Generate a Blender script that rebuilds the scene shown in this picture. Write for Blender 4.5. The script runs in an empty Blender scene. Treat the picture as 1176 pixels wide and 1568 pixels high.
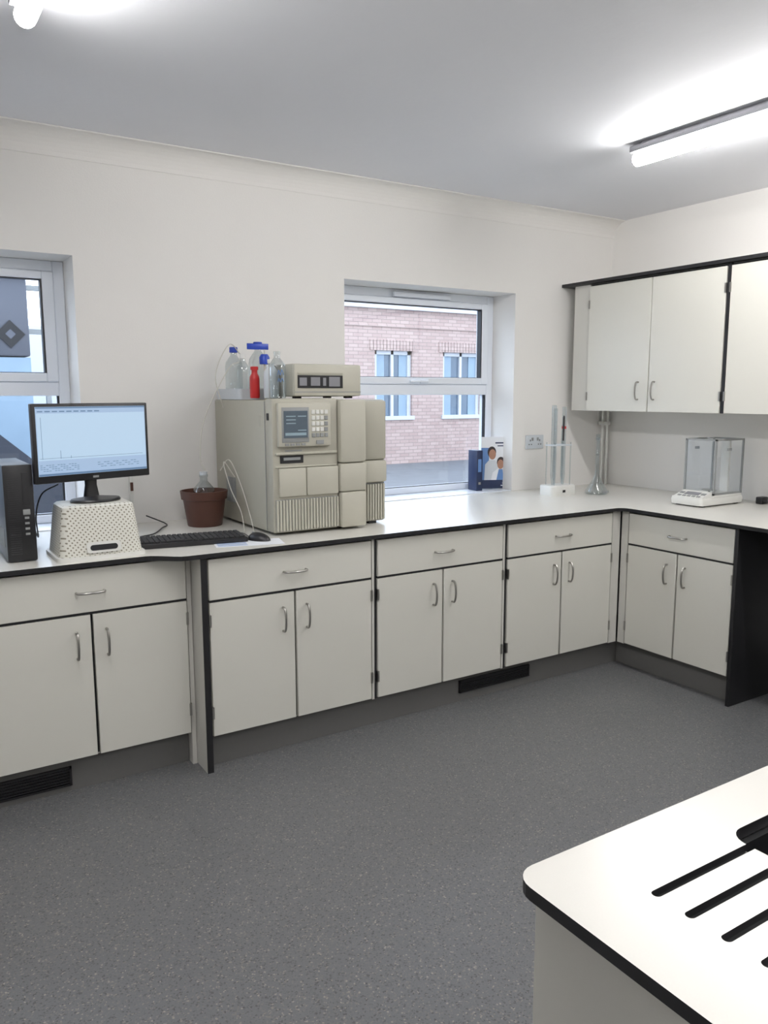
import bpy, bmesh, math, random
from mathutils import Vector, Matrix
random.seed(4)
C=bpy.context.scene.collection
rad=math.radians
# ------------------------------------------------------------------ materials
def mat(name,col,rough=.5,metal=0,spec=.5,noise=0,nscale=8,bump=0,bscale=200,emis=None,es=0,coat=0):
    m=bpy.data.materials.new(name);m.use_nodes=True
    nt=m.node_tree;b=nt.nodes['Principled BSDF']
    b.inputs['Base Color'].default_value=(*col,1);b.inputs['Roughness'].default_value=rough
    b.inputs['Metallic'].default_value=metal;b.inputs['Specular IOR Level'].default_value=spec
    b.inputs['Coat Weight'].default_value=coat
    tc=nt.nodes.new('ShaderNodeTexCoord')
    if noise:
        n=nt.nodes.new('ShaderNodeTexNoise');n.inputs['Scale'].default_value=nscale;n.inputs['Detail'].default_value=3
        nt.links.new(tc.outputs['Object'],n.inputs['Vector'])
        r=nt.nodes.new('ShaderNodeMapRange');r.inputs['To Min'].default_value=1-noise;r.inputs['To Max'].default_value=1+noise
        nt.links.new(n.outputs['Fac'],r.inputs['Value'])
        mx=nt.nodes.new('ShaderNodeVectorMath');mx.operation='SCALE';mx.inputs[0].default_value=col
        nt.links.new(r.outputs[0],mx.inputs['Scale']);nt.links.new(mx.outputs[0],b.inputs['Base Color'])
    if bump:
        n=nt.nodes.new('ShaderNodeTexNoise');n.inputs['Scale'].default_value=bscale;n.inputs['Detail'].default_value=4
        nt.links.new(tc.outputs['Object'],n.inputs['Vector'])
        bp=nt.nodes.new('ShaderNodeBump');bp.inputs['Strength'].default_value=bump;bp.inputs['Distance'].default_value=.01
        nt.links.new(n.outputs['Fac'],bp.inputs['Height']);nt.links.new(bp.outputs[0],b.inputs['Normal'])
    if emis:
        b.inputs['Emission Color'].default_value=(*emis,1);b.inputs['Emission Strength'].default_value=es
    return m
def glassmat(name,tint=(.84,.87,.88),refl=.06,edge=.7,shade=.85):
    m=bpy.data.materials.new(name);m.use_nodes=True;nt=m.node_tree;nt.nodes.clear()
    o=nt.nodes.new('ShaderNodeOutputMaterial');t=nt.nodes.new('ShaderNodeBsdfTransparent');t.inputs[0].default_value=(*tint,1)
    g=nt.nodes.new('ShaderNodeBsdfGlossy');g.inputs['Roughness'].default_value=.03
    g.inputs['Color'].default_value=(shade,shade*1.02,shade*1.02,1)
    lw=nt.nodes.new('ShaderNodeLayerWeight');lw.inputs['Blend'].default_value=.3
    mr=nt.nodes.new('ShaderNodeMapRange');mr.inputs['To Min'].default_value=refl;mr.inputs['To Max'].default_value=edge
    nt.links.new(lw.outputs['Facing'],mr.inputs['Value'])
    mx=nt.nodes.new('ShaderNodeMixShader');nt.links.new(mr.outputs[0],mx.inputs[0]);nt.links.new(t.outputs[0],mx.inputs[1]);nt.links.new(g.outputs[0],mx.inputs[2])
    nt.links.new(mx.outputs[0],o.inputs[0]);return m
M={}
M['wall']=mat('wall_paint',(.80,.785,.762),.75,noise=.02,nscale=3,bump=.05,bscale=150)
M['ceil']=mat('ceiling_paint',(.79,.80,.84),.7,noise=.03,nscale=1.5,bump=.14,bscale=12)
M['lam']=mat('door_laminate',(.66,.65,.595),.38,noise=.015,nscale=3)
M['top']=mat('worktop_laminate',(.69,.675,.63),.26,noise=.02,nscale=400)
M['core']=mat('black_core',(.012,.012,.014),.4,noise=.1,nscale=80)
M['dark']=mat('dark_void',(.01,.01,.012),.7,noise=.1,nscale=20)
M['carc']=mat('carcass_white',(.60,.59,.55),.5,noise=.02,nscale=6)
M['metal']=mat('brushed_metal',(.40,.39,.37),.3,metal=1,noise=.05,nscale=60)
M['upvc']=mat('upvc_white',(.79,.83,.90),.3,noise=.01,nscale=5)
M['gask']=mat('gasket_black',(.02,.02,.025),.5,noise=.1,nscale=50)
M['beige']=mat('instrument_beige',(.41,.395,.33),.5,noise=.03,nscale=20,bump=.03,bscale=600)
M['beige2']=mat('instrument_beige_light',(.47,.455,.385),.5,noise=.03,nscale=20)
M['black']=mat('black_plastic',(.012,.012,.014),.38,noise=.1,nscale=60)
M['blackm']=mat('black_matte',(.02,.02,.022),.65,noise=.1,nscale=60)
M['white']=mat('white_plastic',(.72,.72,.69),.4,noise=.01,nscale=30)
M['grey']=mat('grey_plastic',(.27,.28,.28),.45,noise=.03,nscale=30)
M['fit']=mat('fitting_shade_grey',(.22,.22,.24),.5,noise=.03,nscale=30)  # lamp housing's shade is put into this grey; instrument parts share it
M['lcd']=mat('lcd_glass',(.09,.12,.15),.15,noise=.1,nscale=40)
M['lcd2']=mat('lcd_text',(.28,.38,.44),.3,noise=.1,nscale=40)
M['blue']=mat('blue_cap',(.012,.05,.40),.35,noise=.05,nscale=50)
M['red']=mat('red_label',(.50,.02,.02),.4,noise=.05,nscale=50)
M['navy']=mat('navy_card',(.01,.022,.075),.4,noise=.05,nscale=50)
M['brown']=mat('brown_plastic',(.085,.033,.022),.5,noise=.1,nscale=30)
M['paper']=mat('paper',(.76,.78,.82),.6,noise=.01,nscale=30)
M['skin']=mat('printed_skin',(.40,.21,.14),.5,noise=.05,nscale=60)
M['hair']=mat('printed_hair',(.03,.02,.02),.5,noise=.1,nscale=60)
M['print']=mat('printed_blue',(.12,.24,.50),.5,noise=.05,nscale=60)
M['glass']=glassmat('clear_glass')
M['wglass']=glassmat('window_glass',(.98,.99,1),.02,.2,.9)
M['milky']=mat('milky_plastic',(.60,.64,.68),.35,noise=.02,nscale=30)
M['cable']=mat('white_cable',(.60,.58,.52),.5,noise=.02,nscale=30)
M['tube']=mat('lamp_diffuser',(.9,.9,.9),.4,emis=(1,.982,.96),es=60)
M['screen']=mat('monitor_screen',(.02,.02,.03),.3,emis=(.42,.58,.80),es=.85)
M['screenw']=mat('screen_window',(.02,.02,.03),.3,emis=(.52,.70,.88),es=.9)
M['screend']=mat('screen_toolbar',(.02,.02,.03),.3,emis=(.14,.27,.46),es=.7)
M['plinth']=mat('plinth_vinyl',(.135,.133,.128),.5,noise=.05,nscale=60)
# floor
def floor_mat():
    m=bpy.data.materials.new('speckled_vinyl');m.use_nodes=True;nt=m.node_tree;b=nt.nodes['Principled BSDF']
    tc=nt.nodes.new('ShaderNodeTexCoord')
    v=nt.nodes.new('ShaderNodeTexVoronoi');v.inputs['Scale'].default_value=230;nt.links.new(tc.outputs['Object'],v.inputs['Vector'])
    sep=nt.nodes.new('ShaderNodeSeparateColor');nt.links.new(v.outputs['Color'],sep.inputs[0])
    cr=nt.nodes.new('ShaderNodeValToRGB');e=cr.color_ramp.elements
    e[0].position=0;e[0].color=(.07,.07,.073,1);e[1].position=1;e[1].color=(.28,.26,.23,1)
    for p,c in [(.1,(.10,.10,.105,1)),(.16,(.124,.127,.132,1)),(.86,(.136,.139,.145,1)),(.95,(.17,.163,.15,1))]:
        x=cr.color_ramp.elements.new(p);x.color=c
    nt.links.new(sep.outputs[0],cr.inputs[0])
    n=nt.nodes.new('ShaderNodeTexNoise');n.inputs['Scale'].default_value=1.5;nt.links.new(tc.outputs['Object'],n.inputs['Vector'])
    mr=nt.nodes.new('ShaderNodeMapRange');mr.inputs['To Min'].default_value=.92;mr.inputs['To Max'].default_value=1.08;nt.links.new(n.outputs['Fac'],mr.inputs['Value'])
    mx=nt.nodes.new('ShaderNodeVectorMath');mx.operation='SCALE';nt.links.new(cr.outputs[0],mx.inputs[0]);nt.links.new(mr.outputs[0],mx.inputs['Scale'])
    nt.links.new(mx.outputs[0],b.inputs['Base Color']);b.inputs['Roughness'].default_value=.40
    n2=nt.nodes.new('ShaderNodeTexNoise');n2.inputs['Scale'].default_value=300;nt.links.new(tc.outputs['Object'],n2.inputs['Vector'])
    bp=nt.nodes.new('ShaderNodeBump');bp.inputs['Strength'].default_value=.1;bp.inputs['Distance'].default_value=.005
    nt.links.new(n2.outputs['Fac'],bp.inputs['Height']);nt.links.new(bp.outputs[0],b.inputs['Normal'])
    return m
M['floor']=floor_mat()
def brick_mat():
    m=bpy.data.materials.new('pink_brick');m.use_nodes=True;nt=m.node_tree;b=nt.nodes['Principled BSDF']
    tc=nt.nodes.new('ShaderNodeTexCoord');s=nt.nodes.new('ShaderNodeSeparateXYZ');c=nt.nodes.new('ShaderNodeCombineXYZ')
    nt.links.new(tc.outputs['Object'],s.inputs[0]);nt.links.new(s.outputs[0],c.inputs[0]);nt.links.new(s.outputs[2],c.inputs[1])
    k=nt.nodes.new('ShaderNodeTexBrick');nt.links.new(c.outputs[0],k.inputs['Vector'])
    k.inputs['Color1'].default_value=(.36,.26,.235,1);k.inputs['Color2'].default_value=(.43,.325,.295,1);k.inputs['Mortar'].default_value=(.26,.20,.185,1)
    k.inputs['Scale'].default_value=1;k.inputs['Brick Width'].default_value=.28;k.inputs['Row Height'].default_value=.09;k.inputs['Mortar Size'].default_value=.009
    nt.links.new(k.outputs[0],b.inputs['Base Color']);b.inputs['Roughness'].default_value=.9;return m
M['brick']=brick_mat()
def perf_mat():
    m=bpy.data.materials.new('perforated_plastic');m.use_nodes=True;nt=m.node_tree;b=nt.nodes['Principled BSDF']
    tc=nt.nodes.new('ShaderNodeTexCoord');s=nt.nodes.new('ShaderNodeSeparateXYZ');nt.links.new(tc.outputs['Object'],s.inputs[0])
    def mth(op,a,bv=None):
        n=nt.nodes.new('ShaderNodeMath');n.operation=op
        for i,q in enumerate((a,bv)):
            if q is None: continue
            if isinstance(q,(int,float)): n.inputs[i].default_value=q
            else: nt.links.new(q,n.inputs[i])
        return n.outputs[0]
    k=2*math.pi/.018
    u=mth('ADD',s.outputs[0],s.outputs[1])
    a=mth('SINE',mth('MULTIPLY',u,k));c=mth('SINE',mth('MULTIPLY',s.outputs[2],k))
    pr=mth('MULTIPLY',a,c)
    cr=nt.nodes.new('ShaderNodeValToRGB');e=cr.color_ramp.elements
    e[0].position=.42;e[0].color=(.70,.69,.63,1);e[1].position=.58;e[1].color=(.26,.24,.185,1)
    nt.links.new(pr,cr.inputs[0]);nt.links.new(cr.outputs[0],b.inputs['Base Color'])
    b.inputs['Roughness'].default_value=.45
    bp=nt.nodes.new('ShaderNodeBump');bp.inputs['Strength'].default_value=.5;bp.inputs['Distance'].default_value=.003
    nt.links.new(cr.outputs[0],bp.inputs['Height']);nt.links.new(bp.outputs[0],b.inputs['Normal']);return m
M['perf']=perf_mat()
M['asph']=mat('asphalt',(.12,.125,.135),.9,noise=.2,nscale=3)
M['extwhite']=mat('exterior_white',(.48,.50,.54),.6,noise=.03,nscale=2)
M['extgrey']=mat('trailer_grey',(.075,.08,.10),.6,noise=.1,nscale=2)
M['extglass']=mat('exterior_glass',(.08,.12,.17),.15,noise=.2,nscale=2)
M['curtain']=mat('curtain_blue',(.22,.30,.38),.7,noise=.1,nscale=6)
M['carp']=mat('car_paint',(.015,.02,.035),.2,noise=.05,nscale=2,coat=.6)
# ------------------------------------------------------------------ builders
def mesh_obj(name,bm,m,parent=None,smooth=False,loc=(0,0,0),rz=0,rot=None):
    me=bpy.data.meshes.new(name);bmesh.ops.recalc_face_normals(bm,faces=bm.faces[:]);bm.to_mesh(me);bm.free()
    for x in (m if isinstance(m,(list,tuple)) else [m]): me.materials.append(M[x] if isinstance(x,str) else x)
    if smooth:
        me.polygons.foreach_set('use_smooth',[True]*len(me.polygons))
        try: me.set_sharp_from_angle(angle=rad(40))
        except Exception: pass
    o=bpy.data.objects.new(name,me);C.objects.link(o);o.location=loc
    o.rotation_euler=rot if rot else (0,0,rz)
    if parent: o.parent=parent
    return o
def empty(name,loc=(0,0,0),rz=0):
    e=bpy.data.objects.new(name,None);C.objects.link(e);e.location=loc;e.rotation_euler=(0,0,rz);e.empty_display_size=.05;return e
def addbox(bm,x0,x1,y0,y1,z0,z1,mi=0):
    vs=[bm.verts.new(p) for p in [(x0,y0,z0),(x1,y0,z0),(x1,y1,z0),(x0,y1,z0),(x0,y0,z1),(x1,y0,z1),(x1,y1,z1),(x0,y1,z1)]]
    fs=[(0,3,2,1),(4,5,6,7),(0,1,5,4),(1,2,6,5),(2,3,7,6),(3,0,4,7)]
    for f in fs:
        F=bm.faces.new([vs[i] for i in f]);F.material_index=mi
    return vs
def box(name,x0,x1,y0,y1,z0,z1,m,parent=None,bev=0,seg=2,**k):
    bm=bmesh.new();addbox(bm,x0,x1,y0,y1,z0,z1)
    if bev: bmesh.ops.bevel(bm,geom=bm.edges[:],offset=bev,segments=seg,affect='EDGES',profile=.5)
    return mesh_obj(name,bm,m,parent,smooth=bool(bev),**k)
def boxes(name,lst,m,parent=None,bev=0,**k):
    bm=bmesh.new()
    for b in lst: addbox(bm,*b)
    if bev: bmesh.ops.bevel(bm,geom=bm.edges[:],offset=bev,segments=1,affect='EDGES')
    return mesh_obj(name,bm,m,parent,**k)
def lathe(name,prof,m,parent=None,n=32,**k):
    bm=bmesh.new();rings=[]
    for r,z in prof:
        if r<1e-5: rings.append([bm.verts.new((0,0,z))])
        else: rings.append([bm.verts.new((r*math.cos(2*math.pi*i/n),r*math.sin(2*math.pi*i/n),z)) for i in range(n)])
    for a,b in zip(rings,rings[1:]):
        for i in range(n):
            j=(i+1)%n
            if len(a)==1 and len(b)==1: continue
            if len(a)==1: bm.faces.new([a[0],b[i],b[j]])
            elif len(b)==1: bm.faces.new([a[i],a[j],b[0]])
            else: bm.faces.new([a[i],a[j],b[j],b[i]])
    return mesh_obj(name,bm,m,parent,smooth=True,**k)
def crom(pts,n=8):
    P=[Vector(p) for p in pts];P=[P[0]*2-P[1]]+P+[P[-1]*2-P[-2]];out=[]
    for i in range(1,len(P)-2):
        for k in range(n):
            t=k/n;a,b,c,d=P[i-1:i+3]
            out.append(.5*((2*b)+(-a+c)*t+(2*a-5*b+4*c-d)*t*t+(-a+3*b-3*c+d)*t**3))
    out.append(P[-2]);return out
def tube(name,pts,r,m,parent=None,n=8,smooth_path=True,bm=None,**k):
    own=bm is None
    if own: bm=bmesh.new()
    P=crom(pts) if smooth_path else [Vector(p) for p in pts]
    up=Vector((0,0,1));prev=None;rings=[]
    for i,p in enumerate(P):
        t=(P[min(i+1,len(P)-1)]-P[max(i-1,0)]).normalized()
        if prev is None: s=t.cross(up if abs(t.z)<.9 else Vector((1,0,0))).normalized()
        else: s=(prev-t*prev.dot(t)).normalized()
        prev=s;b=t.cross(s)
        rings.append([bm.verts.new(p+(s*math.cos(2*math.pi*a/n)+b*math.sin(2*math.pi*a/n))*r) for a in range(n)])
    for a,b in zip(rings,rings[1:]):
        for i in range(n): bm.faces.new([a[i],a[(i+1)%n],b[(i+1)%n],b[i]])
    bm.faces.new(rings[0][::-1]);bm.faces.new(rings[-1])
    if own: return mesh_obj(name,bm,m,parent,smooth=True,**k)
def rrect(w,d,r,cx=0,cy=0,n=6):
    r=min(r,w/2-1e-4,d/2-1e-4);o=[]
    for sx,sy,a0 in [(1,1,0),(-1,1,90),(-1,-1,180),(1,-1,270)]:
        for k in range(n+1):
            a=rad(a0+90*k/n);o.append((cx+sx*(w/2-r)+r*math.cos(a),cy+sy*(d/2-r)+r*math.sin(a)))
    return o
def loft(name,secs,m,parent=None,capb=True,capt=True,**k):
    bm=bmesh.new();R=[]
    for s in secs:
        z=s[0];R.append([bm.verts.new((x,y,z)) for x,y in rrect(*s[1:])])
    n=len(R[0])
    for a,b in zip(R,R[1:]):
        for i in range(n): bm.faces.new([a[i],a[(i+1)%n],b[(i+1)%n],b[i]])
    if capb: bm.faces.new(R[0][::-1])
    if capt: bm.faces.new(R[-1])
    return mesh_obj(name,bm,m,parent,smooth=True,**k)
def prism(name,poly,z0,z1,m,parent=None,topmat=None,axis='Z',**k):
    bm=bmesh.new()
    def P(a,b,c): return (a,b,c) if axis=='Z' else ((a,c,b) if axis=='Y' else (c,a,b))
    A=[bm.verts.new(P(x,y,z0)) for x,y in poly];B=[bm.verts.new(P(x,y,z1)) for x,y in poly];n=len(poly)
    for i in range(n): bm.faces.new([A[i],A[(i+1)%n],B[(i+1)%n],B[i]])
    bm.faces.new(A[::-1]);t=bm.faces.new(B)
    if topmat is not None: t.material_index=topmat
    return mesh_obj(name,bm,m,parent,**k)
# ------------------------------------------------------------------ room shell
YW,XW,H=3.825,4.235,2.626
XL,YB=-1.9,-2.6
SILL=.905;HEAD=2.12
W1=(-.41,.80);W2=(2.18,3.39)
boxes('wall_back',[(XL-.2,W1[0],YW,YW+.3,0,H),(W1[1],W2[0],YW,YW+.3,0,H),(W2[1],XW+.2,YW,YW+.3,0,H)]+
   [(a,b,YW,YW+.3,0,.88) for a,b in (W1,W2)]+[(a,b,YW,YW+.3,HEAD,H) for a,b in (W1,W2)],'wall')
box('wall_right',XW,XW+.2,YB,YW,0,H,'wall')
box('wall_left',XL-.2,XL,YB,YW,0,H,'wall')
box('wall_front',XL-.2,XW+.2,YB-.2,YB,0,H,'wall')
box('floor',XL-.2,XW+.2,YB-.2,YW+.3,-.1,0,'floor')
box('ceiling',XL-.2,XW+.2,YB-.2,YW+.3,H,H+.1,'ceil')
def cove(name,axis):
    prof=[(0,0),(.0,-.1),(.004,-.1)]
    for i in range(9):
        a=rad(90*i/8);prof.append((.098-.094*math.cos(a),-.1+.094*math.sin(a)))
    prof+=[(.1,-.005),(.1,0)]
    if axis=='X': poly=[(YW-.0005-p,H-.0005+q) for p,q in prof];return prism(name,poly,XL,XW,'wall',axis='X')
cove('trim_1','X')
# windows
def window(name,x0,x1):
    e=empty(name,(x0,4.03,SILL));w=x1-x0;h=HEAD-SILL
    f=.05;tz0,tz1=.60,.665
    boxes('outer_frame',[(0,f,0,.07,0,h),(w-f,w,0,.07,0,h),(f,w-f,0,.07,h-f,h),(f,w-f,0,.07,0,f*.8),(f,w-f,0,.07,tz0,tz1)],'upvc',e,bev=.004)
    s=.05
    boxes('sash',[(f,f+s,-.012,.05,tz1,h-f),(w-f-s,w-f,-.012,.05,tz1,h-f),(f+s,w-f-s,-.012,.05,h-f-s*.7,h-f),(f+s,w-f-s,-.012,.05,tz1,tz1+s*.8)],'upvc',e,bev=.004)
    g=.008
    a0,a1,b0,b1=f+s,w-f-s,tz1+s*.8,h-f-s*.7
    boxes('gasket_upper',[(a0,a0+g,.0,.03,b0,b1),(a1-g,a1,-.008,.03,b0,b1),(a0,a1,.0,.03,b0,b0+g*.4),(a0,a1,.0,.03,b1-g*.6,b1)],'gask',e)
    box('pane_upper',a0,a1,.015,.019,b0,b1,'wglass',e)
    a0,a1,b0,b1=f,w-f,f*.8,tz0
    boxes('gasket_lower',[(a1-g,a1,.01,.03,b0,b1),(a0,a1,.01,.03,b0,b0+g*.5)],'gask',e)
    box('pane_lower',a0,a1,.02,.024,b0,b1,'wglass',e)
    box('trickle_vent',w*.36,w*.70,-.03,0,h-.045,h-.018,'upvc',e,bev=.006)
    box('handle_base',w*.52,w*.57,-.026,-.012,tz1+.005,tz1+.03,'upvc',e,bev=.004)
    box('handle_lever',w*.45,w*.56,-.042,-.026,tz1+.010,tz1+.024,'upvc',e,bev=.005)
    box('sill_board',-.0,w,-.205,0,-.025,0,'upvc',e,bev=.003)
window('window_1',*W1);window('window_2',*W2)
# ------------------------------------------------------------------ worktops
YF,XF=2.924,3.386
poly=[(XL,YW-.001),(XL,3.01),(.83,3.01)]
for i in range(1,7):
    t=i/6;s=t*t*(3-2*t);poly.append((.83+.14*t,3.01-.086*s))
poly+=[(3.32,YF)]
for i in range(1,6):
    a=rad(90*i/5);poly.append((3.336+.05*math.sin(a),YF-.05+.05*math.cos(a)))
poly+=[(XF,.6),(XW-.001,.6),(XW-.001,YW-.001)]
prism('worktop',poly,.882,.9,['core','top'],topmat=1)
def handle(e,p,vert,L=.1,face='Y',name='handle'):
    x,y,z=p;pts=[(-L/2,0),(-L/2*.97,-.018),(-L*.3,-.027),(0,-.030),(L*.3,-.027),(L/2*.97,-.018),(L/2,0)]
    P=[]
    for a,b in pts:
        P.append((x,y+b,z+a) if vert else (x+a,y+b,z))
    tube(name,P,.0048,'metal',e)
def base_unit(loc,rz,w,depth=.75,zd=.145,div=False):
    e=empty('base_cabinet',loc,rz)
    box('carcass',.001,w-.001,.021,depth,.14,.876,'carc',e)
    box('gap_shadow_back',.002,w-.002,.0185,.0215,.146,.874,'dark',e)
    g=.005
    box('drawer_front',g,w-g,0,.018,.707,.872,'lam',e,bev=.0015,seg=1)
    box('drawer_edge_strip',g,w-g,.0005,.0175,.6985,.707,'core',e)
    m=w/2
    box('door_left',g,m-.005,0,.018,zd,.697,'lam',e,bev=.0015,seg=1)
    box('door_right',m+.005,w-g,0,.018,zd,.697,'lam',e,bev=.0015,seg=1)
    handle(e,(m,0,.785),False,name='drawer_handle')
    handle(e,(m-.058,0,.585),True,name='door_handle_left');handle(e,(m+.052,0,.585),True,name='door_handle_right')
    hb=[]
    for z in (.22,.60):
        hb+=[(0,.009,-.006,.02,z,z+.05),(w-.009,w,-.006,.02,z,z+.05)]
    boxes('hinges',hb,'metal',e)
    if div:
        box('divider_strip',w+.0005,w+.012,.004,.6,.14,.876,'carc',e);box('divider_edge',w+.012,w+.0235,.006,.6,.14,.876,'core',e)
    return e
YD=YF+.022
base_unit((1.053,YD,0),0,.756,div=True);base_unit((1.833,YD,0),0,.736,div=True);e=base_unit((2.594,YD,0),0,.75)
box('corner_post_a',.7515,.812,.004,.02,.14,.876,'carc',e)
YDL=3.034
e=base_unit((.262,YDL,0),0,.738);base_unit((-.50,YDL,0),0,.742);base_unit((-1.26,YDL,0),0,.742)
box('return_panel',.740,.758,.016,.4,.0,.876,'carc',e)
XD=XF+.022
e=base_unit((XD,2.896,0),-math.pi/2,.642)
box('corner_post_b',-.047,-.002,.004,.02,.14,.876,'carc',e)
base_unit((XD,1.30,0),-math.pi/2,.642)
e=empty('end_panel');box('panel',1.0225,1.047,YF+.012,YW-.08,0,.88,'carc',e);box('front_edge',1.0225,1.048,YF+.008,YF+.012,0,.88,'core',e)
box('knee_space_panel',XF+.012,XW-.03,2.232,2.25,0,.8815,'core',bev=.001)
# plinths
e=empty('trim_plinth')
boxes('plinth',[(1.05,3.47,3.0,3.02,0,.139),(XL+.01,1.0,3.09,3.11,0,.139)],'plinth',e)
boxes('plinth_side',[(3.47,3.49,2.251,3.0,0,.139),(3.47,3.49,.65,1.30,0,.139)],'plinth',e)
def grille(x0,x1,y,z0,z1):
    e=empty('plinth_vent',(x0,y,0))
    boxes('frame',[(0,x1-x0,-.012,0,z0,z0+.008),(0,x1-x0,-.012,0,z1-.008,z1),(0,.008,-.012,0,z0,z1),(x1-x0-.008,x1-x0,-.012,0,z0,z1)],'black',e)
    L=[];n=5
    for i in range(n):
        z=z0+.008+(z1-z0-.016)*(i+.5)/n;L.append((.008,x1-x0-.008,-.009,-.001,z-.0025,z+.0025))
    boxes('louvres',L,'core',e);box('backing',.005,x1-x0-.005,-.003,0,z0+.004,z1-.004,'dark',e)
grille(2.34,2.80,2.9995,.045,.108);grille(.05,.535,3.0895,.025,.10)
# ------------------------------------------------------------------ wall cupboards
XU=3.80
def wall_unit(y0,w):
    e=empty('wall_cabinet',(XU,y0,0),-math.pi/2)
    D=XW-XU-.002
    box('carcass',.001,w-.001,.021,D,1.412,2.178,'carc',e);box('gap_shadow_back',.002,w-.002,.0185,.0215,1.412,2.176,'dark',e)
    m=w/2
    box('door_left',.004,m-.003,0,.018,1.405,2.165,'lam',e,bev=.0015,seg=1);box('door_right',m+.003,w-.004,0,.018,1.405,2.165,'lam',e,bev=.0015,seg=1)
    handle(e,(m-.07,0,1.527),True,.1,name='door_handle_left');handle(e,(m+.045,0,1.527),True,.1,name='door_handle_right')
    boxes('hinges',[(0,.009,-.006,.02,z,z+.05) for z in (1.47,2.03)]+[(w-.009,w,-.006,.02,z,z+.05) for z in (1.47,2.03)],'metal',e)
    return e
e=wall_unit(3.608,.953)
box('filler',-.132,-.001,.012,.03,1.405,2.178,'carc',e);box('filler_side',-.132,-.114,.03,.433,1.405,2.178,'carc',e)
box('divider',.9545,.9715,.003,.335,1.405,2.178,'core',e)
wall_unit(2.636,.953);wall_unit(1.664,.953)
prism('wall_cabinet_top',[(XU-.022,.70),(XW-.001,.70),(XW-.001,YW-.001),(XU-.022,YW-.001)],2.180,2.198,['core','top'],topmat=1)
# ------------------------------------------------------------------ ceiling lights
def lamp(x,y1,L=1.5):
    e=empty('ceiling_light',(x,y1-L,H))
    box('mounting_plate',-.02,.02,.05,L-.05,-.012,0,'fit',e,bev=.002)
    box('housing',-.040,.040,0,L,-.040,-.0125,'fit',e,bev=.005)
    zc=-.066;R=.030
    prof=[(R*math.cos(rad(a)),zc+R*math.sin(rad(a))) for a in range(120,421,20)]
    bm=bmesh.new();rings=[]
    for y,s in [(.006,.75),(.012,.95),(.02,1),(L-.02,1),(L-.012,.95),(L-.006,.75)]:
        rings.append([bm.verts.new((u*s,y,zc+(v-zc)*s)) for u,v in prof])
    n=len(prof)
    for a,b in zip(rings,rings[1:]):
        for i in range(n): bm.faces.new([a[i],a[(i+1)%n],b[(i+1)%n],b[i]])
    bm.faces.new(rings[0]);bm.faces.new(rings[-1])
    mesh_obj('diffuser',bm,'tube',e,smooth=True)
    prism('end_cap_near',[(.024*math.cos(rad(a)),zc+.024*math.sin(rad(a))) for a in range(0,360,30)],-.002,.0055,'fit',e,axis='Y')
    prism('end_cap_far',[(.024*math.cos(rad(a)),zc+.024*math.sin(rad(a))) for a in range(0,360,30)],L-.0055,L+.002,'fit',e,axis='Y')
lamp(3.02,2.62);lamp(.45,2.60);lamp(3.02,.3);lamp(.45,.3)
# ------------------------------------------------------------------ island with sink
def island():
    e=empty('island_bench')
    x0,x1,y0,y1=.645,2.7,-1.6,.712
    pts=[];r=.035
    for cx,cy,a0 in [(x1-r,y1-r,0),(x0+r,y1-r,90),(x0+r,y0+r,180),(x1-r,y0+r,270)]:
        for k in range(7): a=rad(a0+15*k);pts.append((cx+r*math.cos(a),cy+r*math.sin(a)))
    top=prism('worktop_slab',pts,.882,.9,['core','top'],e,topmat=1)
    bm=bmesh.new()
    def cutp(poly,z0,z1):
        A=[bm.verts.new((x,y,z0)) for x,y in poly];B=[bm.verts.new((x,y,z1)) for x,y in poly];n=len(poly)
        for i in range(n): bm.faces.new([A[i],A[(i+1)%n],B[(i+1)%n],B[i]])
        bm.faces.new(A[::-1]);bm.faces.new(B)
    cutp(rrect(.44,.50,.03,1.18,.37),.87,.95)
    sink=mesh_obj('c1',bm,'core');bm=bmesh.new()
    for i in range(9):
        y=.584-.0485*i;w=.0065
        P=[(1.0,y-w),(1.0,y+w)]+[(.768+w*math.cos(rad(a)),y+w*math.sin(rad(a))) for a in range(90,271,20)]
        cutp(P,.890,.95)
    gr=mesh_obj('c2',bm,'core')
    for c in (sink,gr):
        md=top.modifiers.new('b','BOOLEAN');md.object=c;md.operation='DIFFERENCE';md.solver='EXACT'
    bpy.context.view_layer.update()
    dg=bpy.context.evaluated_depsgraph_get();me=bpy.data.meshes.new_from_object(top.evaluated_get(dg))
    top.modifiers.clear();top.data=me
    me.materials.clear();me.materials.append(M['core']);me.materials.append(M['top'])
    for p in me.polygons:
        p.material_index=1 if (abs(p.normal.z)>.9 and p.center.z>.899) else 0
    for c in (sink,gr): bpy.data.objects.remove(c)
    boxes('sink_bowl',[(.955,.965,.12,.62,.66,.881),(1.395,1.405,.12,.62,.66,.881),(.965,1.395,.12,.13,.66,.881),(.965,1.395,.61,.62,.66,.881),(.965,1.395,.13,.61,.66,.67)],'core',e)
    boxes('body_panels',[(.668,.686,-1.57,.69,0,.8815),(2.66,2.678,-1.57,.69,0,.8815),(.686,2.66,.672,.69,0,.8815),(.686,2.66,-1.57,-1.552,0,.8815)],'carc',e)
island()
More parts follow.
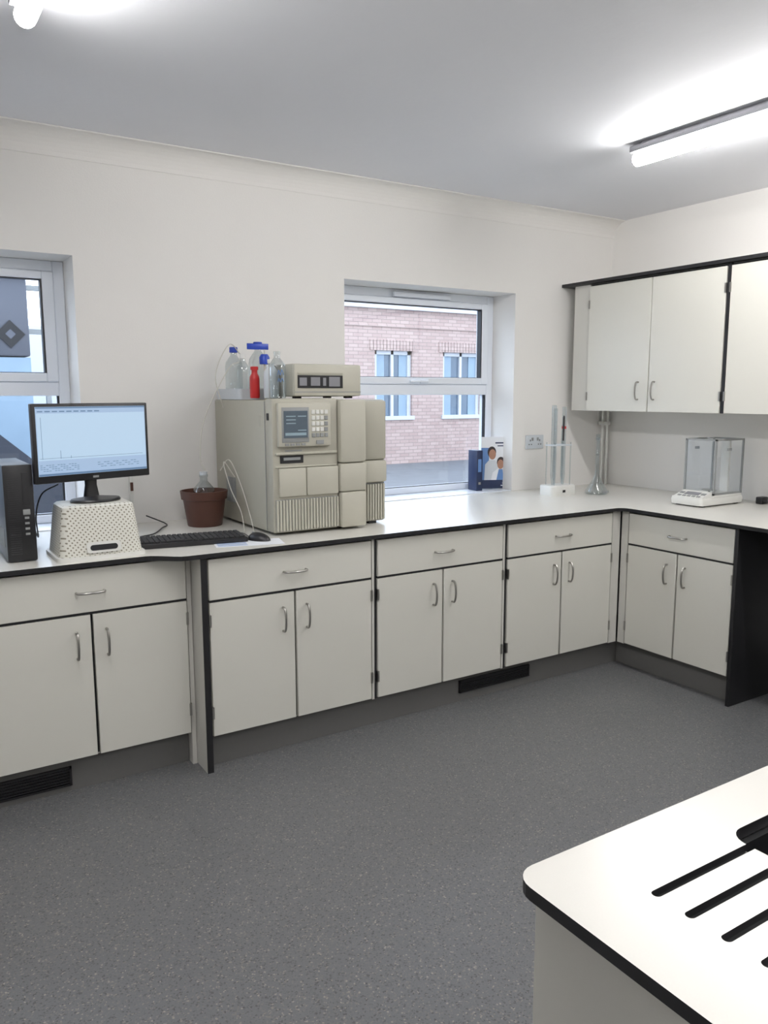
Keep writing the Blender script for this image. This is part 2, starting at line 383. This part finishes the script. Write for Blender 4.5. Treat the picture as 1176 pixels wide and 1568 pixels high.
# ------------------------------------------------------------------ liquid chromatograph
Z0=.9
def hplc():
    e=empty('liquid_chromatograph',(1.425,3.13,Z0))
    boxes('feet',[(x,x+.04,y,y+.04,0,.014) for x in (.03,.53) for y in (.08,.58)],'blackm',e)
    box('body',0,.61,.07,.67,.012,.585,'beige',e,bev=.008)
    box('left_front_block',0,.32,.0,.072,.012,.592,'beige',e,bev=.01)
    box('middle_column_top',.322,.457,-.022,.072,.305,.587,'beige2',e,bev=.012)
    box('middle_column_centre',.322,.457,-.02,.072,.175,.303,'beige2',e,bev=.010)
    box('middle_column_bottom',.325,.457,-.022,.072,.012,.173,'beige2',e,bev=.010)
    box('right_column_top',.459,.61,.05,.082,.305,.582,'beige',e,bev=.012)
    box('right_column_centre',.459,.61,.045,.082,.20,.303,'beige2',e,bev=.010)
    box('right_column_handle',.459,.49,.03,.07,.2,.303,'beige',e,bev=.006)
    box('control_bezel',.02,.275,-.022,.004,.385,.575,'beige2',e,bev=.008)
    box('display_frame',.036,.165,-.025,-.02,.405,.555,'grey',e,bev=.002)
    box('display',.044,.157,-.0265,-.024,.425,.54,'lcd',e)
    boxes('display_text',[(.055,.10,-.0272,-.0262,z,z+.004) for z in (.515,.50,.485)]+[(.11,.15,-.0272,-.0262,z,z+.004) for z in (.515,.455)]+[(.05,.15,-.0272,-.0262,.435,.447)],'lcd2',e)
    ks=[];kd=[]
    for i in range(4):
        for j in range(5):
            (kd if (i==3 and j<4) or j==0 else ks).append((.178+i*.021,.194+i*.021,-.026,-.02,.425+j*.025,.443+j*.025))
    boxes('keypad',ks,'white',e,bev=.0015);boxes('keypad_grey',kd,'grey',e,bev=.0015)
    boxes('function_keys',[(.05+i*.026,.068+i*.026,-.026,-.02,.392,.401) for i in range(4)]+[(.20,.235,-.026,-.02,.395,.412)],'grey',e)
    boxes('ledge',[(.012,.31,-.012,.002,.352,.362),(.012,.31,-.008,.002,.296,.302)],'beige2',e,bev=.002)
    box('slot_recess',.035,.145,-.003,.002,.315,.348,'dark',e);box('slot_bezel',.05,.13,-.005,-.002,.328,.340,'grey',e)
    box('door_left',.025,.155,-.012,.002,.17,.294,'beige2',e,bev=.005)
    box('door_right',.159,.316,-.012,.002,.17,.294,'beige2',e,bev=.005)
    boxes('bottom_grille',[(.012+i*.0148,.0215+i*.0148,-.008,.002,.02,.155) for i in range(21)],'beige2',e,bev=.001)
    box('grille_back',.01,.318,-.001,.001,.018,.158,'grey',e)
    box('right_grille_back',.462,.607,.068,.0705,.018,.196,'grey',e)
    boxes('right_grille',[(.463+i*.0148,.4725+i*.0148,.058,.0702,.02,.19) for i in range(10)],'beige2',e,bev=.001)
    boxes('side_vents',[(-.002,.001,.42+i*.012,.426+i*.012,.1,.22) for i in range(10)],'grey',e)
    box('side_seam',-.0015,.001,.071,.0735,.02,.58,'grey',e)
    box('power_button',-.004,.0,.03,.045,.50,.53,'blackm',e)
    box('side_label',-.0015,.0,.10,.14,.47,.52,'beige2',e)
    box('badge',.06,.14,-.0008,.0005,.365,.372,'grey',e)
hplc()
def detector():
    e=empty('absorbance_detector',(1.552,3.17,Z0+.592))
    boxes('feet',[(x,x+.03,y,y+.03,0,.01) for x in (.02,.28) for y in (.03,.23)],'blackm',e)
    box('case',0,.328,.012,.28,.008,.150,'beige',e,bev=.008)
    box('front_panel',-.003,.331,-.012,.014,.01,.148,'beige2',e,bev=.007)
    box('window_recess',.012,.235,-.0145,-.011,.045,.100,'dark',e)
    boxes('window_inserts',[(.02,.055,-.016,-.0142,.055,.09),(.075,.12,-.016,-.0142,.055,.092),(.135,.15,-.016,-.0142,.055,.09),(.165,.22,-.016,-.0142,.052,.094)],'fit',e)
    box('louvre',.012,.235,-.015,-.011,.105,.112,'beige',e)
    box('shelf_line',-.001,.329,-.0135,-.010,.026,.030,'grey',e)
detector()
def bottle(name,x,y,z,r,h,m='glass',cap=None,neck=.35,label=None,liquid=None):
    e=empty(name,(x,y,z));rn=r*neck
    lathe('body',[(0,0.001),(r*.9,0.001),(r,.008),(r,h*.62),(r*.93,h*.70),(r*.6,h*.79),(rn,h*.85),(rn,h*.93),(rn*1.15,h*.935),(rn*1.15,h*.98),(rn*.8,h*.985)],m,e)
    if cap: lathe('cap',[(rn*1.2,h*.90),(rn*1.35,h*.905),(rn*1.35,h*1.0),(rn*1.2,h*1.01),(0,h*1.01)],cap,e)
    return e
ZT=Z0+.586
e=empty('solvent_tray',(1.53,3.635,ZT))
loft('tray',[(0,.2,.29,.02),(.05,.21,.30,.02),(.05,.2,.29,.02),(.006,.19,.28,.02)],'milky',e,capt=True)
bottle('solvent_bottle',1.50,3.72,ZT+.008,.042,.24,cap='blue')
bottle('solvent_bottle',1.575,3.60,ZT+.008,.045,.26,cap='blue')
bottle('solvent_bottle',1.475,3.55,ZT+.008,.032,.20,cap='white')
bottle('reagent_bottle',1.462,3.385,ZT+.006,.022,.14,m='red',cap='red',neck=.6)
b=bottle('wash_bottle',1.512,3.315,ZT+.006,.034,.17,m='milky',cap='white')
b=bottle('measuring_bottle',1.490,3.205,ZT+.006,.037,.205,cap=None)
tube('bottle_writing',[(-.015,-.037,.10),(-.010,-.038,.120),(-.003,-.039,.10),(.004,-.039,.122),(.012,-.038,.10)],.0014,'print',b)
tube('bottle_writing_low',[(-.015,-.037,.07),(-.010,-.038,.085),(-.003,-.039,.07),(.004,-.039,.086),(.014,-.037,.072)],.0014,'print',b)
e=empty('blue_filter_cap',(1.530,3.425,ZT));lathe('stem',[(0,0),(.004,0),(.004,.185),(0,.185)],'cable',e);lathe('cap',[(0,.16),(.022,.16),(.024,.19),(.016,.205),(0,.205)],'blue',e)
box('flag_label',-.085,.02,-.003,0,.225,.252,'blue',e,bev=.002)
lathe('flag_stem',[(0,.2),(.003,.2),(.003,.23),(0,.23)],'cable',e,n=10)
# tubing
for pts in [[(1.46,3.56,1.66),(1.40,3.55,1.62),(1.30,3.60,1.40),(1.28,3.62,1.22),(1.295,3.60,1.16)],
            [(1.52,3.68,1.70),(1.43,3.60,1.74),(1.36,3.60,1.60),(1.40,3.62,1.45)],
            [(1.40,3.50,1.13),(1.355,3.52,1.20),(1.37,3.48,1.08),(1.385,3.40,.98),(1.36,3.30,.903)],
            [(1.345,3.54,1.16),(1.375,3.50,1.21),(1.40,3.43,1.1),(1.41,3.35,.96),(1.38,3.24,.903)]]:
    tube('plastic_tubing',pts,.0022,'cable')
e=empty('plant_pot',(1.285,3.60,Z0))
lathe('pot',[(0,0),(.078,0),(.080,.003),(.098,.125),(.106,.127),(.110,.165),(.104,.166),(.098,.13),(.074,.012),(0,.012)],'brown',e,n=40)
e=bottle('glass_bottle',1.285,3.60,Z0+.014,.050,.23,cap=None)
lathe('stopper',[(0,.222),(.018,.222),(.018,.238),(0,.238)],'milky',e)
# ------------------------------------------------------------------ keyboard, mouse, paper
e=empty('keyboard',(1.075,3.20,Z0),rad(-9))
loft('case',[(.001,.45,.18,.012),(.018,.45,.18,.012),(.021,.444,.174,.010)],'black',e)
ks=[]
for r in range(6):
    for c in range(20):
        if r==0 and 4<c<10: continue
        ks.append((-.214+c*.0215,-.196+c*.0215,-.078+r*.026,-.058+r*.026,.020,.028))
ks.append((-.214+5*.0215,-.196+9*.0215,-.078,-.058,.020,.028))
boxes('keys',ks,'blackm',e,bev=.002)
e=empty('computer_mouse',(1.335,3.085,Z0+.0015),rad(-60))
bm=bmesh.new();bmesh.ops.create_uvsphere(bm,u_segments=24,v_segments=12,radius=1)
for v in bm.verts:
    v.co.x*=.055;v.co.y*=.032;v.co.z=max(0,v.co.z)*.033*(1-.15*v.co.x/.055)
mesh_obj('shell',bm,'black',e,smooth=True)
lathe('wheel',[(0,-.003),(.006,-.003),(.006,.003),(0,.003)],'grey',e,n=14,loc=(-.03,0,.028),rot=(rad(90),0,0))
e=empty('notepaper',(1.26,3.04,Z0),rad(-14));box('sheet',-.13,.15,-.05,.085,.0004,.0014,'paper',e)
boxes('print',[(-.12,.0,-.035+i*.02,-.028+i*.02,.0014,.0018) for i in range(5)],'print',e)
tube('mouse_cable',[(1.32,3.15,.905),(1.335,3.28,.904),(1.25,3.36,.904),(1.05,3.375,.904),(.88,3.37,.904)],.0022,'black')
# ------------------------------------------------------------------ basket
e=empty('perforated_basket',(.69,3.18,Z0))
loft('shell',[(0.001,.318,.25,.03),(.012,.318,.25,.03),(.012,.306,.24,.03),(.175,.268,.205,.028),(.195,.262,.198,.028),(.202,.245,.18,.024)],'perf',e)
loft('rim',[(0.0,.326,.258,.03),(.014,.326,.258,.03)],'white',e)
loft('slot_surround',[(0,.125,.04,.012),(.003,.125,.04,.012)],'white',e,loc=(.005,-.121,.044),rot=(rad(83),0,0))
loft('slot_opening',[(0,.10,.021,.010),(.0012,.10,.021,.010)],'dark',e,loc=(.005,-.1242,.044),rot=(rad(83),0,0))
# ------------------------------------------------------------------ monitor
e=empty('desktop_monitor',(.705,3.20,Z0+.203),rad(17))
lathe('monitor_base',[(0,0),(.098,0),(.10,.004),(.095,.010),(.03,.018),(0,.018)],'black',e,n=48)
bpy.data.objects['monitor_base'].scale=(1.0,.72,1)
loft('neck',[(.012,.06,.03,.01),(.06,.045,.025,.01),(.12,.05,.025,.01)],'black',e,loc=(0,.03,0))
w,h0,h1=.238,.082,.375
box('bezel',-w,w,-.012,.012,h0,h1,'black',e,bev=.004)
box('rear_shell',-w+.05,w-.05,.010,.045,h0+.04,h1-.04,'black',e,bev=.015)
box('screen',-w+.013,w-.013,-.0132,-.0118,h0+.028,h1-.012,'screen',e)
box('screen_window',-w+.016,w-.016,-.0138,-.0131,h0+.085,h1-.036,'screenw',e)
boxes('screen_toolbar',[(-w+.014,w-.014,-.0139,-.0131,h1-.018,h1-.013),(-w+.014,w-.014,-.0139,-.0131,h0+.029,h0+.036)],'screend',e)
tx=[(-w+.02+i*.011,-w+.028+i*.011,-.0142,-.0131,z,z+.002) for z in (h0+.046,h0+.053,h0+.060,h0+.067) for i in range(14) if (i*7+int(z*1e3))%4]
tx+=[(.01+i*.013,.02+i*.013,-.0142,-.0131,z,z+.002) for z in (h0+.050,h0+.058,h0+.066) for i in range(14) if (i*5+int(z*1e3))%3]
tx+=[(-w+.02,w-.03,-.0142,-.0137,h0+.092,h0+.0932),(-w+.03,-w+.0314,-.0142,-.0137,h0+.09,h1-.05)]+[(-w+.02+i*.028,-w+.04+i*.028,-.0142,-.0131,h1-.031,h1-.027) for i in range(9)]
tx+=[(-w+.10,-w+.1015,-.0142,-.0137,h0+.09,h0+.12),(-w+.14,-w+.1415,-.0142,-.0137,h0+.09,h0+.10)]
boxes('screen_text',tx,'screend',e)
box('logo',-.012,.012,-.0128,-.0118,h0+.009,h0+.017,'grey',e)
# ------------------------------------------------------------------ pc tower
e=empty('computer_tower',(.375,3.15,Z0))
box('case',0,.10,.008,.37,.004,.358,'black',e,bev=.003)
box('front',-.001,.101,-.004,.012,.002,.36,'black',e,bev=.006)
boxes('feet',[(.01,.03,.03,.06,0,.004),(.07,.09,.3,.33,0,.004)],'blackm',e)
box('drive_bay',.062,.086,-.0055,-.003,.21,.33,'blackm',e,bev=.001)
boxes('ports',[(.065,.08,-.0055,-.003,.16-i*.02,.168-i*.02) for i in range(4)],'grey',e)
box('power_button',.06,.085,-.006,-.003,.175,.195,'grey',e,bev=.002)
boxes('front_vents',[(.012,.05,-.0046,-.003,.03+i*.008,.033+i*.008) for i in range(36)],'blackm',e)
boxes('side_vents',[(-.0015,.0,.05+i*.01,.055+i*.01,.05,.12) for i in range(14)],'grey',e)
tube('power_cable',[(.52,3.56,1.0),(.535,3.50,.93),(.52,3.42,1.03),(.54,3.38,1.12),(.60,3.35,1.16)],.003,'black')
tube('network_cable',[(.93,3.42,.905),(1.0,3.46,.905),(1.08,3.60,.905),(1.13,3.70,.905),(1.06,3.78,.94)],.003,'black')
e=empty('cable_conduit',(1.005,YW-.012,0));box('conduit',-.008,.008,-.006,.011,.9,1.17,'white',e,bev=.002);box('clip',-.006,.006,-.014,-.006,1.06,1.10,'brown',e)
# ------------------------------------------------------------------ sockets
e=empty('wall_socket',(3.572,YW,1.205))
box('plate',-.075,.075,-.010,0,-.044,.044,'milky',e,bev=.004)
boxes('rockers',[(-.03,-.015,-.0125,-.009,.008,.028),(.015,.03,-.0125,-.009,.008,.028)],'grey',e)
pn=[]
for cx in (-.04,.04): pn+=[(cx-.003,cx+.003,-.0108,-.009,.004,.016),(cx-.014,cx-.006,-.0108,-.009,-.018,-.012),(cx+.006,cx+.014,-.0108,-.009,-.018,-.012)]
boxes('pin_holes',pn,'gask',e)
# ------------------------------------------------------------------ brochure + folder on sill
e=empty('brochure',(3.385,3.925,SILL),rad(-24));e.location.x=3.36;e.scale=(1.0,1,1.06)
BW=.112
boxes('card',[(-BW,BW,0,.004,.004,.315),(-BW,BW,.004,.03,.003,.006)],'paper',e)
box('lower_band',-BW,BW,-.0008,0,.004,.055,'navy',e)
boxes('side_fill',[(-BW,-.06,-.0006,0,.055,.25)],'print',e)
boxes('text_lines',[(-.02,.085,-.0008,0,.275,.283),(-.005,.07,-.0008,0,.258,.264)],'navy',e)
boxes('small_print',[(.02,.095,-.0014,-.0008,.018,.024),(.03,.095,-.0014,-.0008,.034,.038)],'paper',e)
def ell(cx,cz,a,b,n=20): return [(cx+a*math.cos(2*math.pi*i/n),cz+b*math.sin(2*math.pi*i/n)) for i in range(n)]
prism('coat_rear',[(-.09,.055),(.0,.055),(.0,.15),(-.02,.175),(-.06,.175),(-.085,.15)],-.0011,-.0008,'milky',e,axis='Y')
prism('hair_rear',ell(-.042,.224,.028,.034),-.0013,-.0011,'hair',e,axis='Y')
prism('face_rear',ell(-.038,.210,.023,.031),-.0016,-.0013,'skin',e,axis='Y')
prism('coat_front',[(-.045,.055),(.075,.055),(.07,.10),(.045,.125),(.0,.125),(-.035,.1)],-.0019,-.0016,'paper',e,axis='Y')
prism('hair_front',ell(.018,.163,.026,.032),-.0021,-.0019,'hair',e,axis='Y')
prism('face_front',ell(.016,.150,.021,.029),-.0024,-.0021,'skin',e,axis='Y')
prism('shirt_front',[(-.01,.055),(.04,.055),(.03,.12),(.005,.12)],-.0022,-.0019,'print',e,axis='Y')
e=empty('box_file',(3.19,3.90,SILL),rad(-6))
box('spine',-.022,.022,0,.10,0.001,.255,'navy',e,bev=.003);box('label',-.012,.012,-.0008,.0005,.12,.20,'print',e)
box('spine_ring',-.008,.008,-.0015,.0005,.04,.055,'metal',e)
# ------------------------------------------------------------------ pipette stand + flask
e=empty('pipette_stand',(3.50,3.53,Z0))
loft('base',[(0,.20,.13,.03),(.055,.20,.13,.03),(.062,.19,.12,.03)],'white',e)
box('slot',-.02,.0,-.068,-.064,.02,.035,'dark',e)
loft('upper_plate',[(.30,.15,.10,.02),(.306,.15,.10,.02)],'milky',e)
for i,(x,y) in enumerate([(-.065,.035),(.065,.035),(-.065,-.035),(.065,-.035)]):
    lathe('post_%d'%i,[(0,.06),(.004,.06),(.004,.32),(0,.32)],'glass',e,n=12,loc=(x,y,0))
for i,(x,y,h,r) in enumerate([(-.045,.0,.54,.014),(-.012,.02,.52,.011),(.03,-.01,.53,.013),(.052,.02,.42,.010)]):
    lathe('glass_pipette_%d'%i,[(0,.063),(r*.5,.063),(r,.12),(r,h),(r*.7,h+.003)],'glass',e,n=16,loc=(x,y,0))
lathe('dark_probe',[(0,.33),(.006,.33),(.006,.47),(.003,.48),(0,.48)],'blackm',e,n=12,loc=(.012,-.025,0))
lathe('red_mark',[(.0138,.40),(.0138,.415)],'red',e,n=16,loc=(.03,-.01,0))
e=empty('volumetric_flask',(3.72,3.42,Z0))
lathe('body',[(0,.001),(.060,.001),(.070,.010),(.066,.024),(.045,.058),(.026,.09),(.014,.12),(.011,.15),(.011,.33),(.015,.335),(.015,.345),(.010,.346)],'glass',e)
boxes('printed_label',[(-.025+i*.010,-.018+i*.010,-.0695,-.069,.014,.026) for i in range(6)],'grey',e)
lathe('graduation',[(.0114,.24),(.0114,.243)],'grey',e)
lathe('stopper',[(0,.33),(.008,.33),(.013,.35),(.013,.365),(0,.368)],'glass',e)
e=empty('corner_pipes',(4.19,3.775,.9))
for i,(x,y) in enumerate([(0,0),(-.03,.015)]):
    lathe('pipe_%d'%i,[(.009,0),(.009,.505)],'white',e,n=16,loc=(x,y,0))
box('bracket',-.045,.015,-.015,.04,.40,.425,'white',e,bev=.003)
# ------------------------------------------------------------------ balance
e=empty('analytical_balance',(3.72,2.875,Z0),-math.pi/2)
loft('base',[(.008,.20,.37,.02,.10,.185),(.03,.21,.38,.025,.10,.185),(.048,.20,.37,.02,.10,.185)],'white',e)
boxes('feet',[(x,x+.025,y,y+.025,0,.01) for x in (.015,.16) for y in (.03,.32)],'blackm',e)
bm=bmesh.new();V=[bm.verts.new(p) for p in [(.01,.005,.047),(.19,.005,.047),(.19,.10,.047),(.01,.10,.047),(.01,.10,.078),(.19,.10,.078)]]
for f in [(0,1,5,4),(0,4,3),(1,2,5),(2,3,4,5),(0,3,2,1)]: bm.faces.new([V[i] for i in f])
mesh_obj('console',bm,'white',e)
ang=math.atan2(.031,.095)
box('display',-.045,.045,-.018,.018,0,.002,'fit',e,loc=(.10,.06,.0655),rot=(ang,0,0))
boxes('keys',[(-.08,-.055,-.01,.01,0,.003),(.055,.08,-.01,.01,0,.003)],'grey',e,loc=(.10,.06,.0652),rot=(ang,0,0))
boxes('keys_front',[(-.07+i*.03,-.05+i*.03,-.006,.006,0,.003) for i in range(5)],'grey',e,loc=(.10,.025,.0545),rot=(ang,0,0))
bx=(.002,.198,.105,.355)
box('chamber_floor',bx[0],bx[1],bx[2],bx[3],.048,.060,'white',e,bev=.002)
t=.009;x0,x1,y0,y1=bx
boxes('chamber_posts',[(x0,x0+t,y0,y0+t,.06,.36),(x1-t,x1,y0,y0+t,.06,.36),(x0,x0+t,y1-t,y1,.06,.36),(x1-t,x1,y1-t,y1,.06,.36),
  (x0,x1,y0,y0+t,.355,.364),(x0,x1,y1-t,y1,.355,.364),(x0,x0+t,y0,y1,.355,.364),(x1-t,x1,y0,y1,.355,.364),(x0,x1,y0,y0+t,.06,.07),(x1-t,x1,y0,y1,.06,.07)],'grey',e)
box('rear_column',.075,.125,y1-.03,y1-.009,.06,.354,'white',e,bev=.003)
boxes('glass_panels',[(x0+t,x1-t,y0+.002,y0+.005,.061,.355),(x0+.002,x0+.005,y0+t,y1-t,.061,.355),(x1-.005,x1-.002,y0+t,y1-t,.061,.355),(x0+t,x1-t,y0+t,y1-t,.356,.359)],'wglass',e)
lathe('pan',[(0,.075),(.040,.075),(.042,.078),(0,.078)],'metal',e,loc=(.10,.20,0))
lathe('pan_stem',[(.006,.058),(.006,.076)],'metal',e,n=12,loc=(.10,.20,0))
boxes('door_handles',[(x1,x1+.008,.2,.23,.30,.315),(x0-.008,x0,.2,.23,.30,.315),(.09,.11,.17,.2,.364,.371)],'grey',e)
e=empty('power_plug',(4.15,2.60,Z0));box('plug',-.03,.03,-.02,.02,.0,.04,'black',e,bev=.006)
tube('cable',[(-.02,-.015,.02),(.0,-.15,.005),(-.1,-.3,.005),(-.05,-.5,.005)],.003,'black',e)
# ------------------------------------------------------------------ exterior
box('ground_asphalt',-30,60,4.2,70,-.4,-.3,'asph')
def ext():
    e=empty('brick_building',(0,17.5,-.3));
    wx=[(10.85,12.0),(13.0,14.3),(8.2,9.4),(15.4,16.7),(17.8,19.1)];z0,z1=1.15,2.92
    wx.sort();L=[];x=4
    for a,b in wx: L+= [(x,a,0,.3,0,3.95),(a,b,0,.3,0,z0),(a,b,0,.3,z1,3.95)];x=b
    L.append((x,30,0,.3,0,3.95));boxes('brick_wall',L,'brick',e)
    boxes('soldier_course',[(a-.15+i*.1,a-.15+i*.1+.085,-.03,0,z1,z1+.26) for a,b in wx for i in range(int((b-a+.3)/.1))],'brick',e)
    boxes('coping',[(4,30,-.12,.4,3.95,4.05)],'extwhite',e)
    boxes('string_course',[(4,30,-.03,0,3.5,3.56)],'brick',e)
    fr=[];gl=[];cu=[]
    for a,b in wx:
        fr+=[(a,a+.1,.08,.15,z0,z1),(b-.1,b,.08,.15,z0,z1),(a,b,.08,.15,z1-.1,z1),(a-.05,b+.05,-.05,.15,z0,z0+.1),((a+b)/2-.04,(a+b)/2+.04,.08,.15,z0,z1)]
        gl.append((a,b,.14,.16,z0,z1));cu+=[(a+.1,a+.35,.12,.139,z0+.1,z1-.1),(b-.35,b-.1,.12,.139,z0+.1,z1-.1)]
    boxes('window_frames',fr,'extwhite',e);boxes('window_glass',gl,'extglass',e);boxes('curtains',cu,'curtain',e)
ext()
e=empty('portable_cabin',(0,9,-.3))
box('cabin_body',-3,1.42,0,2,2.2,2.98,'extgrey',e,bev=.02)
box('cabin_lower',-3,1.42,.02,2,.4,2.19,'curtain',e)
boxes('legs',[(-2.8,-2.5,.2,.5,0,.4),(1.0,1.3,.2,.5,0,.4),(1.0,1.3,1.5,1.8,0,.4)],'dark',e)
boxes('rails',[(1.43,3,.3,.36,z,z+.05) for z in (.9,1.6,2.0,2.45,2.9)]+[(-3,3,-.06,0,z,z+.04) for z in (3.0,3.12)]+[(1.6,1.65,.3,.35,0,3.3)],'grey',e)
prism('hazard_diamond',[(0,-.14),(.14,0),(0,.14),(-.14,0)],-.012,-.002,'dark',e,axis='Y',loc=(1.24,0,2.42))
prism('hazard_inner',[(0,-.05),(.05,0),(0,.05),(-.05,0)],-.016,-.012,'extgrey',e,axis='Y',loc=(1.24,0,2.42))
box('site_hoarding',-8,4,14,14.2,-.3,2.6,'extwhite')
e=empty('parked_car',(-2.2,6.6,-.3))
prism('body',[(0,.3),(0,.75),(.5,.95),(1.1,1.0),(1.6,1.55),(2.9,1.6),(3.45,1.1),(3.6,.9),(3.65,.35)],0,1.6,'carp',e,axis='Y')
prism('side_glass',[(1.2,1.0),(1.65,1.48),(2.8,1.5),(3.15,1.06)],-.01,0,'extglass',e,axis='Y')
for i,x in enumerate((.75,2.85)): lathe('wheel_%d'%i,[(0,-.1),(.18,-.1),(.3,-.09),(.32,0),(.32,.1),(0,.1)],'blackm',e,loc=(x,.05,.32),rot=(rad(90),0,0))
# ------------------------------------------------------------------ world
w=bpy.data.worlds.new('World');bpy.context.scene.world=w;w.use_nodes=True
nt=w.node_tree;bg=nt.nodes['Background'];bg.inputs[0].default_value=(.74,.85,1,1);bg.inputs[1].default_value=4.6
# ------------------------------------------------------------------ camera
th,ps,ro=rad(8.379),rad(32.423),rad(-.113)
fh=Vector((math.sin(ps),math.cos(ps),0));r=Vector((math.cos(ps),-math.sin(ps),0));up=Vector((0,0,1))
F=math.cos(th)*fh-math.sin(th)*up;U=math.sin(th)*fh+math.cos(th)*up
R2=math.cos(ro)*r+math.sin(ro)*U;U2=-math.sin(ro)*r+math.cos(ro)*U
cam=bpy.data.cameras.new('camera');co=bpy.data.objects.new('camera',cam);C.objects.link(co)
m=Matrix.Identity(4)
for i in range(3): m[i][0]=R2[i];m[i][1]=U2[i];m[i][2]=-F[i]
m[0][3],m[1][3],m[2][3]=0,0,1.509
co.matrix_world=m
cam.sensor_fit='VERTICAL';cam.sensor_height=36;cam.lens=36*1223.1/1568;cam.clip_start=.02
bpy.context.scene.camera=co
bpy.context.scene.view_settings.view_transform='Standard'
bpy.context.scene.view_settings.look='None'
